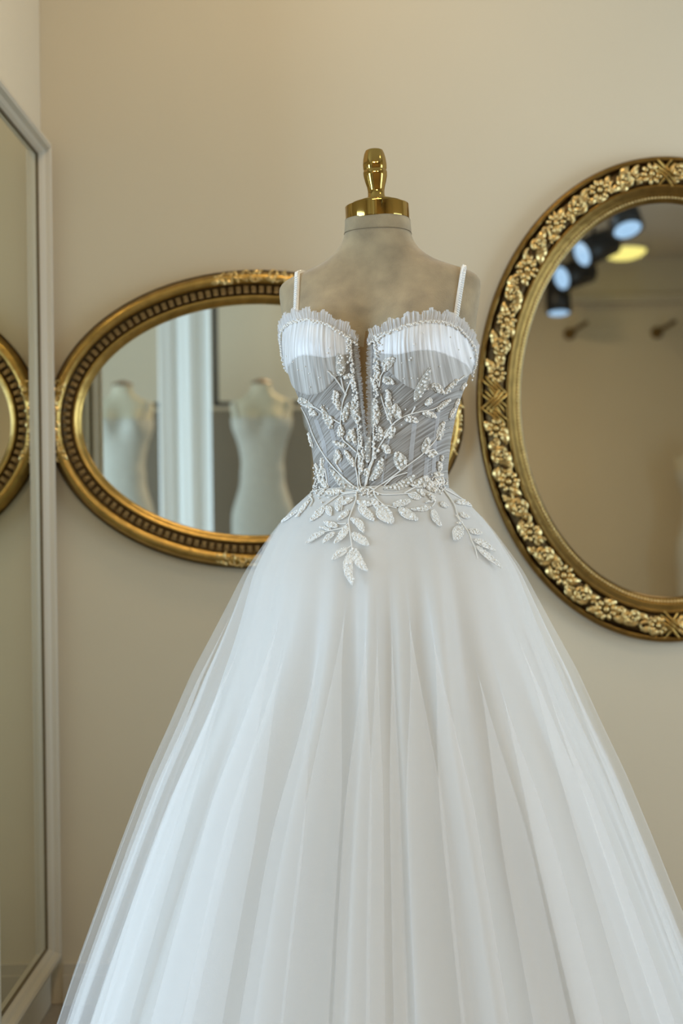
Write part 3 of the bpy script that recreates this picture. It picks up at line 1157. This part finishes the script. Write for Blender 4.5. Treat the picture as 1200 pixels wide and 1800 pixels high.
# ---- boning channels (strips of net on the ruched panels)
for pts, wd in (([(690, 735), (684, 770), (676, 812), (671, 850)], 3.0), ([(728, 745), (723, 790), (718, 850)], 8), ([(751, 790), (746, 845)], 7), ([(770, 720), (764, 770), (760, 840)], 6),
                ([(556, 738), (570, 780), (577, 855)], 7), ([(583, 755), (592, 790), (602, 850)], 7), ([(535, 760), (548, 800), (556, 860)], 6)):
    px = np.array(pts, float)
    u = np.linspace(0, len(px) - 1, 16)
    X = np.interp(u, range(len(px)), px[:, 0])
    Yp = np.interp(u, range(len(px)), px[:, 1])
    P = []
    for x, y in zip(X, Yp):
        row = []
        for s in (-0.5, 0, 0.5):
            h = on_dress(x + s * wd, y)
            if h is None: break
            row.append(h[0] + h[1] * 0.0012)
        if len(row) == 3: P.append(row)
    if len(P) > 3:
        grid_obj('boning_channel', np.array([[tuple(c) for c in r] for r in P]), 'boning_net', dress)

# ---- leaf sprays: traced base -> tip, laid onto the surface of the dress
CROPS = {
    1: (490, 530, 7.06), 2: (640, 530, 5.714), 3: (500, 690, 7.5), 4: (640, 690, 5.714), 5: (520, 850, 6.0), 6: (700, 840, 6.0), 7: (460, 760, 7.5), 8: (460, 740, 2.727), 9: (460, 520, 3.0)}
LEAVES = {
    1: [(760, 930, 738, 640, 115), (785, 930, 925, 905, 55), (735, 1200, 680, 1090, 60), (930, 1100, 905, 960, 50)],
    2: [(195, 695, 312, 565, 95), (150, 800, 140, 620, 65), (185, 765, 305, 825, 75), (125, 870, 62, 735, 55), (505, 1010, 665, 655, 100), (668, 830, 795, 925, 75), (795, 925, 935, 775, 75), (235, 1010, 232, 880, 55), (960, 880, 1010, 815, 60)],
    3: [(735, 235, 655, -10, 85), (775, 400, 850, 120, 85), (962, 410, 905, 60, 110), (640, 480, 488, 155, 110), (742, 600, 738, 420, 95), (855, 655, 885, 485, 85), (945, 700, 908, 465, 60), (830, 700, 640, 640, 65), (690, 945, 700, 745, 120), (935, 985, 788, 755, 80),
        (945, 1290, 600, 995, 110), (1000, 1095, 985, 780, 75), (405, 200, 100, 30, 130), (330, 240, 440, 285, 90), (290, 490, 195, 290, 65), (385, 730, 330, 520, 65), (350, 1110, 370, 870, 90), (470, 1160, 420, 930, 100), (505, 1110, 515, 850, 75),
        (560, 1275, 450, 1150, 80), (350, 1250, 330, 1110, 80), (785, 1305, 560, 1320, 75), (450, 1370, 545, 1270, 70), (620, 420, 600, 300, 70), (1000, 760, 985, 640, 40)],
    4: [(92, 365, 85, 50, 85), (35, 720, 62, 430, 65), (155, 495, 150, 335, 55), (198, 455, 305, 345, 95), (180, 518, 262, 612, 72), (385, 785, 318, 590, 125), (55, 895, 182, 645, 80), (185, 975, 525, 835, 85), (590, 615, 640, 445, 92), (618, 612, 722, 608, 60),
        (738, 485, 795, 285, 105), (352, 265, 308, 108, 92), (255, 295, 228, 20, 72), (398, 258, 545, 292, 60), (575, 200, 722, 242, 60), (715, 182, 865, 72, 62), (612, 132, 662, 48, 62), (850, 275, 900, 150, 70), (900, 150, 940, 55, 60), (755, 800, 738, 690, 65),
        (795, 915, 688, 808, 95), (665, 890, 455, 925, 100), (735, 985, 615, 965, 105), (565, 1065, 440, 1030, 95), (690, 950, 800, 900, 80), (20, 850, 30, 760, 55), (640, 900, 590, 840, 80), (745, 900, 700, 870, 80), (770, 690, 775, 630, 50)],
    5: [(475, 105, 315, 100, 60), (310, 240, 150, 402, 95), (328, 240, 372, 345, 62), (480, 150, 450, 300, 70), (605, 155, 495, 232, 72), (560, 290, 440, 392, 62), (640, 190, 815, 228, 62), (662, 230, 828, 402, 88), (802, 165, 868, 292, 62), (895, 225, 1022, 430, 155),
        (1015, 235, 1205, 190, 72), (580, 365, 718, 528, 70), (585, 525, 772, 658, 88), (550, 450, 405, 638, 82), (448, 462, 300, 410, 62), (372, 492, 255, 468, 30), (312, 510, 112, 638, 68), (415, 518, 288, 632, 62), (545, 690, 385, 808, 82), (592, 690, 598, 1082, 92), (608, 678, 758, 930, 88),
        (145, 185, 0, 362, 52), (730, 60, 640, 90, 60)],
    6: [(0, 318, 208, 452, 112), (120, 245, 0, 275, 52), (342, 308, 130, 338, 48), (362, 340, 448, 520, 78), (440, 262, 515, 312, 75), (365, 260, 278, 266, 16), (600, 268, 765, 302, 80), (640, 390, 742, 422, 60), (660, 515, 585, 665, 112), (738, 562, 872, 592, 62), (788, 660, 1015, 778, 92), (808, 720, 1085, 955, 92), (612, 486, 672, 486, 20), (300, 165, 385, 260, 60), (190, 130, 270, 205, 55)],
    7: [(600, 930, 480, 1122, 72), (400, 1000, 265, 1155, 62)],
    8: [(180, 430, 60, 512, 32), (70, 525, 5, 588, 30)],
}
STEMS = {
    1: [[(700, 950), (770, 1050), (820, 1140)], [(770, 940), (790, 1040), (822, 1140)], [(905, 950), (860, 1060), (825, 1150), (800, 1230)], [(600, 850), (700, 950)]],
    3: [[(975, 1265), (960, 1100), (935, 930), (965, 780), (975, 600), (960, 400)], [(945, 785), (860, 700), (770, 610), (745, 430), (745, 330), (770, 130), (820, 10)], [(735, 405), (560, 300), (400, 190), (240, 160), (140, 95)],
        [(965, 1280), (800, 1140), (620, 950), (500, 780), (390, 570), (300, 330), (200, 150), (110, 60)], [(420, 930), (470, 1120), (560, 1275)], [(540, 1000), (565, 1150), (565, 1270)], [(1060, 1260), (1090, 1090), (1170, 900), (1180, 700), (1170, 430)], [(1010, 1260), (985, 1100), (1010, 800)], [(960, 1300), (780, 1330), (680, 1290)], [(690, 945), (760, 1050)]],
    4: [[(10, 950), (50, 750), (85, 640), (95, 350)], [(20, 930), (90, 670), (200, 460), (280, 325), (400, 240), (560, 190), (700, 160), (860, 60)], [(272, 315), (205, 150), (165, 10)], [(90, 985), (250, 870), (450, 720), (580, 620), (700, 490), (750, 400)], [(95, 1000), (200, 1030), (440, 1022)], [(420, 1005), (540, 945), (640, 935), (720, 880)], [(200, 940), (300, 850), (430, 805)], [(510, 140), (470, 215)], [(640, 590), (690, 575), (722, 605)], [(630, 1010), (700, 1085)]],
    2: [[(150, 860), (120, 740), (90, 640)], [(155, 850), (170, 750), (205, 690)], [(790, 930), (900, 830), (1000, 740)]],
    5: [[(640, 95), (630, 190), (580, 320), (558, 400), (570, 510), (590, 665), (592, 740)], [(555, 425), (500, 470), (420, 490), (300, 512)], [(590, 660), (545, 690), (500, 720)], [(820, 95), (850, 160), (920, 225), (1060, 262)], [(450, 130), (390, 175), (310, 235)], [(220, 85), (165, 95), (160, 150), (80, 225)], [(160, 150), (180, 190), (150, 250)], [(490, 140), (500, 190), (480, 290)], [(640, 100), (550, 110), (480, 125)], [(530, 425), (480, 430), (440, 425)]],
    6: [[(470, 130), (530, 210), (585, 300), (610, 380), (640, 450), (650, 480)], [(490, 130), (600, 190), (680, 235), (740, 250)], [(600, 400), (660, 480), (730, 580), (760, 660), (800, 740), (830, 860)], [(60, 170), (150, 115), (240, 95), (330, 80)], [(300, 165), (380, 250), (350, 310)]],
}
RL = random.Random(3)


def leaf(px0, px1, wpx):
    a, b = on_dress(*px0), on_dress(*px1)
    if a is None or b is None:
        # pull the end that misses back towards the other
        for s in (0.85, 0.7, 0.5):
            if a is None: a = on_dress(px1[0] + (px0[0] - px1[0]) * s, px1[1] + (px0[1] - px1[1]) * s)
            if b is None: b = on_dress(px0[0] + (px1[0] - px0[0]) * s, px0[1] + (px1[1] - px0[1]) * s)
        if a is None or b is None: return
    n = (a[1] + b[1]).normalized()
    al = b[0] - a[0]
    L = al.length
    if L > 0.09 or L < 0.003: return
    sd = n.cross(al).normalized()
    half = wpx * 0.5 / 1000.0
    NU, NV = 11, 7
    P = np.zeros((NU, NV, 3))
    low = a[0].z < ZW - 0.004
    curve = RL.uniform(-0.10, 0.10) * L
    for i in range(NU):
        u = i / (NU - 1)
        wd = half * (math.sin(math.pi * u ** 0.85) ** 0.75) * (1 if 0 < i < NU - 1 else 0) + 0.0002
        for j in range(NV):
            v_ = (j / (NV - 1) - 0.5) * 2
            c = a[0].lerp(b[0], u) + sd * (wd * v_ + curve * math.sin(math.pi * u))
            rim = 0.0022 if abs(v_) > 0.6 and abs(v_) < 0.9 else (0.0026 if j == NV // 2 else 0.0017)
            P[i, j] = snap(c, n, 0.0006 if abs(v_) == 1 else rim)
    o = grid_obj('leaf_applique', P, 'lace' if low else 'lace_beaded', dress)
    m = MB()
    Q = P.reshape(-1, 3)
    npearl = (max(3, int(L * half * 2 * 45000 / 1.0 * 0.8))) if not low else RL.randint(0, 2)
    npearl = min(int(npearl * 1.3), 14)
    for k in range(npearl):
        u, v_ = 0.12 + 0.78 * (k + 0.5) / npearl, RL.uniform(-0.75, 0.75)
        i, j = u * (NU - 1), (v_ * 0.5 + 0.5) * (NV - 1)
        c = P[int(round(i)), int(round(j))]
        m.ball(Vector(c) + n * 0.0012, RL.choice((0.0019, 0.0023, 0.0026)), 8, 6)
    nseed = min(110 if low else 60, int(L * half * 2 * 420000 * (1.0 if low else 0.6)))
    for k in range(nseed):
        u, v_ = RL.uniform(0.04, 0.98), RL.choice((RL.uniform(-0.9, 0.9), RL.choice((-0.95, 0.95))))
        i, j = u * (NU - 1), (v_ * 0.5 + 0.5) * (NV - 1)
        i0, j0 = min(NU - 2, int(i)), min(NV - 2, int(j))
        fi, fj = i - i0, j - j0
        c = P[i0, j0] * (1 - fi) * (1 - fj) + P[i0 + 1, j0] * fi * (1 - fj) + P[i0, j0 + 1] * (1 - fi) * fj + P[i0 + 1, j0 + 1] * fi * fj
        m.ball(Vector(c) + n * 0.0006, RL.choice((0.0009, 0.0011, 0.0015) if low else (0.0007, 0.0009, 0.0012)), 5, 3)
    if m.v:
        b_ = m.build('leaf_beading', 'seed_bead' if low else 'pearl', o)
        b_['kind'] = 'stuff'
    return o


def stem(pts, r=0.0014):
    px = np.array(pts, float)
    k = len(px)
    # Catmull-Rom through the traced points
    out = []
    for i in range(k - 1):
        p0, p1, p2, p3 = px[max(i - 1, 0)], px[i], px[i + 1], px[min(i + 2, k - 1)]
        for u in np.linspace(0, 1, 7, endpoint=False):
            out.append(0.5 * ((2 * p1) + (-p0 + p2) * u + (2 * p0 - 5 * p1 + 4 * p2 - p3) * u * u + (-p0 + 3 * p1 - 3 * p2 + p3) * u ** 3))
    out.append(px[-1])
    w3 = []
    for x, y in out:
        h = on_dress(x, y)
        if h: w3.append(h[0] + h[1] * 0.0016)
    good = [w3[0]] if w3 else []
    for p in w3[1:]:
        if (p - good[-1]).length < 0.03: good.append(p)
    if len(good) > 3:
        MB().tube(good, [r * (1 - 0.35 * i / len(good)) for i in range(len(good))], 6).build('stem', 'cord_white', dress)


for cnum, ls in STEMS.items():
    ox, oy, sc = CROPS[cnum]
    for pts in ls:
        stem([(ox + x / sc, oy + y / sc) for x, y in pts])
for cnum, ls in LEAVES.items():
    ox, oy, sc = CROPS[cnum]
    for (x0, y0, x1, y1, wd) in ls:
        leaf((ox + x0 / sc, oy + y0 / sc), (ox + x1 / sc, oy + y1 / sc), wd / sc)
m = MB()
for x, y in ((578, 850), (578, 1005), (608, 1015), (825, 185), (838, 230), (765, 210), (915, 240), (955, 265), (975, 295), (1000, 318), (440, 115), (350, 160), (565, 965), (595, 1045), (545, 855), (600, 700)):
    h = on_dress(520 + x / 6, 850 + y / 6)
    if h: m.ball(h[0] + h[1] * 0.0035, 0.0023, 10, 6, (1, 1, 0.4), Vector((0, 0, 1)).rotation_difference(h[1]).to_matrix())
props(m.build('sequins', 'sequin', dress), kind='stuff', label='large round glossy sequins')
# loose pearls scattered on the cups and net, and the knot at the waist
m = MB()
for k in range(70):
    side = RL.choice((-1, 1))
    x, y = RL.uniform(500, 830), RL.uniform(585, 760)
    h = on_dress(x, y)
    if h and h[0].z > ZW: m.ball(h[0] + h[1] * 0.0008, RL.choice((0.0011, 0.0014, 0.0017)), 6, 4)
props(m.build('scattered_pearls', 'pearl', dress), kind='stuff')
m = MB()
for k in range(60):
    h = on_dress(RL.gauss(645, 9), RL.gauss(866, 4))
    if h: m.ball(h[0] + h[1] * 0.002, RL.choice((0.0011, 0.0016, 0.0021)), 6, 4)
for k in range(110):
    h = on_dress(RL.uniform(752, 784), RL.gauss(852, 8))
    if h: m.ball(h[0] + h[1] * 0.002, RL.choice((0.0011, 0.0016, 0.002)), 6, 4)
for k in range(110):
    h = on_dress(RL.uniform(545, 572), RL.gauss(845, 16))
    if h: m.ball(h[0] + h[1] * 0.002, RL.choice((0.0011, 0.0016, 0.002)), 6, 4)
props(m.build('waist_pearls', 'pearl', dress), kind='stuff')


# ------------------------------------------------------------------ what the mirrors show of the shop
def back_form(loc, label_f, label_g):
    """plain dress form facing the back wall, in a long fitted gown"""
    x0, y0, z0 = loc
    t = thing('display_form', label_f, 'dress form', loc, 'dress forms in the shop behind')
    nz_, np_ = 60, 48
    zz_ = np.linspace(1.02, zpx(392), nz_)
    ph_ = np.linspace(-math.pi, math.pi, np_, endpoint=False)
    P = np.zeros((nz_, np_, 3))
    for i, z in enumerate(zz_):
        x, y = body(ph_, np.full(np_, z), -0.004)
        P[i] = np.stack([x0 + x, y0 - y, np.full(np_, z0 + z)], -1)
    o = grid_obj('torso', P, 'form_linen', t, cv=True)
    MB().lathe([(0.058, 0.0), (0.058, 0.012), (0.03, 0.022), (0.012, 0.03)], (x0, y0, z0 + zpx(392) - 0.001), 24).build('neck_cap', 'wood', t)
    MB().lathe([(0.015, 0.02), (0.015, 1.03)], (x0, y0, z0), 12).build('stand_pole', 'black_metal', t)
    MB().lathe([(0.15, 0.001), (0.15, 0.012), (0.02, 0.03)], (x0, y0, z0), 24).build('stand_base', 'black_metal', t)
    g = thing('fitted_gown', label_g, 'dress', loc, 'fitted gowns in the shop behind')
    zz_ = np.linspace(0.75, 1.45, 70)
    P = np.zeros((70, np_, 3))
    for i, z in enumerate(zz_):
        zc_ = max(z, 1.04)
        x, y = body(ph_, np.full(np_, zc_), 0.004)
        k = 1 + 0.42 * float(sstep(1.12, 0.88, z))
        P[i] = np.stack([x0 + x * k, y0 - y * (1 + 0.25 * (k - 1)), np.full(np_, z0 + z) + 0.0], -1)
    o = grid_obj('bodice', P, 'gown_fabric', g, cv=True)
    zz_ = np.linspace(0.004, 0.752, 50)
    P = np.zeros((50, 96, 3))
    a = np.linspace(-math.pi, math.pi, 96, endpoint=False)
    for i, z in enumerate(zz_):
        rr = 0.170 + 0.12 * float(sstep(0.50, 0.0, z))
        rp = rr * (1 + 0.08 * float(sstep(0.5, 0, z)) * np.sin(11 * a))
        ky = 0.72 + 0.28 * float(sstep(0.6, 0.1, z))
        P[i] = np.stack([x0 + rp * np.sin(a), y0 + rp * ky * np.cos(a), np.full(96, z0 + z)], -1)
    grid_obj('skirt', P, 'gown_fabric', g, cv=True)
    for s in (-1, 1):
        mb = MB()
        pts = []
        for i in range(9):
            u = i / 8
            x, y = body(np.array(s * (0.75 + 0.25 * u)), np.array(1.44 + 0.11 * u), 0.005)
            pts.append((x0 + float(x), y0 - float(y), z0 + 1.44 + 0.11 * u))
        mb.tube(pts, 0.006, 6).build('strap', 'gown_fabric', g)
    return t, g


PLAT = 0.25
f1, g1 = back_form((-0.44, -1.27, PLAT), 'cream dress form beside the tall black upright in the wide oval mirror', 'long fitted cream gown beside the tall black upright in the wide oval mirror')
f2 = dup(f1, (-1.22, -1.27, PLAT), 'cream dress form beyond the white curtain in the wide oval mirror')
g2 = dup(g1, (-1.22, -1.27, PLAT), 'long fitted cream gown beyond the white curtain in the wide oval mirror')
f3 = dup(f1, (2.62, -3.60, 0), 'cream dress form against the far wall with brass hooks')
g3 = dup(g1, (2.62, -3.60, 0), 'long fitted cream gown against the far wall with brass hooks')
pl = MB().box((-1.65, -1.78, 0), (-0.17, -0.76, PLAT)).build('display_platform', 'trim_paint', None, smooth=False)
props(bevel(pl, 0.008), 'low white platform under two dressed forms', 'platform')

# white curtain between the two forms
n = 140
P = np.zeros((n, 24, 3))
for i in range(n):
    u = i / (n - 1)
    x = -0.958 + 0.275 * u
    for j in range(24):
        h = j / 23
        P[i, j] = (x, -0.85 + 0.016 * math.sin(u * 13 + 0.6) + 0.006 * math.sin(u * 31 + h * 2), PLAT + 0.003 + (CEIL - 0.03 - PLAT) * h)
cu = thing('curtain', 'white pleated curtain hanging between the two forms', 'curtain', (-0.81, -0.85, PLAT))
grid_obj('panel', P, 'curtain', cu)
MB().box((-0.98, -0.875, CEIL - 0.03), (-0.67, -0.825, CEIL)).build('track', 'black_metal', cu, smooth=False)


def rail(label, xa, xb, post):
    t = thing('hanging_rail', label, 'clothes rail', (post, -1.50, CEIL))
    MB().box((xa, -1.512, 1.79), (xb, -1.488, 1.815)).build('bar', 'black_metal', t, smooth=False)
    MB().box((post - 0.016, -1.516, 1.79), (post + 0.016, -1.484, CEIL)).build('upright', 'black_metal', t, smooth=False)


rail('black hanging rail with its tall upright beside the white curtain', -0.735, -0.17, -0.718)
rail('black hanging rail behind the form beyond the white curtain', -1.75, -0.99, -1.745)


# ceiling lamps and track spots
def disc_lamp(x, y, r, label, power):
    t = thing('ceiling_lamp', label, 'lamp', (x, y, CEIL), 'round ceiling lamps')
    MB().lathe([(r * 1.08, CEIL), (r * 1.08, CEIL - 0.02), (r, CEIL - 0.022)], (x, y, 0), 40).build('rim', 'trim_paint', t)
    MB().lathe([(r, CEIL - 0.021), (r * 0.97, CEIL - 0.035), (r * 0.80, CEIL - 0.06), (r * 0.5, CEIL - 0.078), (r * 0.1, CEIL - 0.085)], (x, y, 0), 40).build('diffuser', 'lamp_warm', t)
    if power: area('ceiling_lamp_light', (x, y, CEIL - 0.10), (x, y, 0), r * 2, r * 2, power, WARM, 'DISK')


disc_lamp(2.10, -3.66, 0.17, 'round warm ceiling lamp near the far wall', 0)
disc_lamp(0.03, 2.45, 0.18, 'round warm ceiling lamp above the gown', 6)
disc_lamp(1.75, 1.2, 0.18, 'round warm ceiling lamp towards the window', 10)
disc_lamp(0.35, -1.9, 0.18, 'round warm ceiling lamp in the middle of the shop', 48)

tk = thing('track_rail', 'black lighting track along the ceiling', 'light track', (1.60, -2.4, CEIL))
MB().box((1.58, -3.8, CEIL - 0.035), (1.62, -0.9, CEIL)).build('channel', 'black_metal', tk, smooth=False)


def track_spot(x, y, z, label, aim):
    t = thing('track_spotlight', label, 'spotlight', (x, y, CEIL - 0.035), 'black track spotlights')
    MB().lathe([(0.012, z + 0.06), (0.012, CEIL - 0.036)], (x, y, 0), 10).build('stem', 'black_metal', t)
    d = Vector(aim).normalized()
    M = Matrix.Translation((x, y, z)) @ d.to_track_quat('-Z', 'Y').to_matrix().to_4x4()
    mb = MB().lathe([(0.06, 0.17), (0.088, 0.15), (0.092, 0.02), (0.094, -0.09), (0.084, -0.092)], (0, 0, 0), 28)
    mb.v = [tuple(M @ Vector(p)) for p in mb.v]
    mb.build('housing', 'black_metal', t)
    mb = MB().lathe([(0.078, -0.091), (0.070, -0.097), (0.02, -0.101)], (0, 0, 0), 28)
    mb.v = [tuple(M @ Vector(p)) for p in mb.v]
    props(mb.build('lens', 'lamp_cool', t), label='glowing bluish lens')


for y, z, lb, aim in ((-1.24, 2.80, 'black track spotlight farthest from the hooked wall', (0.15, 0.42, -0.9)), (-2.15, 2.80, 'black track spotlight second farthest from the hooked wall', (-0.85, 0.35, -0.40)),
                 (-2.95, 2.78, 'black track spotlight second nearest the hooked wall', (-0.85, 0.45, -0.30)), (-3.55, 2.70, 'black track spotlight nearest the hooked wall', (0.0, 0.12, -1))):
    track_spot(1.60, y, z, lb, aim)


def wall_hook(x, z, label):
    t = thing('wall_hook', label, 'hook', (x, -4.099, z), 'brass hooks on the far wall')
    mb = MB().lathe([(0.045, -4.099), (0.045, -4.085), (0.03, -4.07)], (x, 0, z), 20, axis='Y')
    mb.build('rose_plate', 'dull_brass', t)
    MB().tube([(x, -4.08, z), (x + 0.03, -4.00, z + 0.02), (x + 0.10, -3.90, z + 0.06)], 0.016, 8).build('rod', 'dull_brass', t)


wall_hook(1.77, 2.53, 'small brass hook rod on the far wall below the spotlights')
wall_hook(2.44, 2.53, 'small brass hook rod on the far wall below the ceiling lamp')
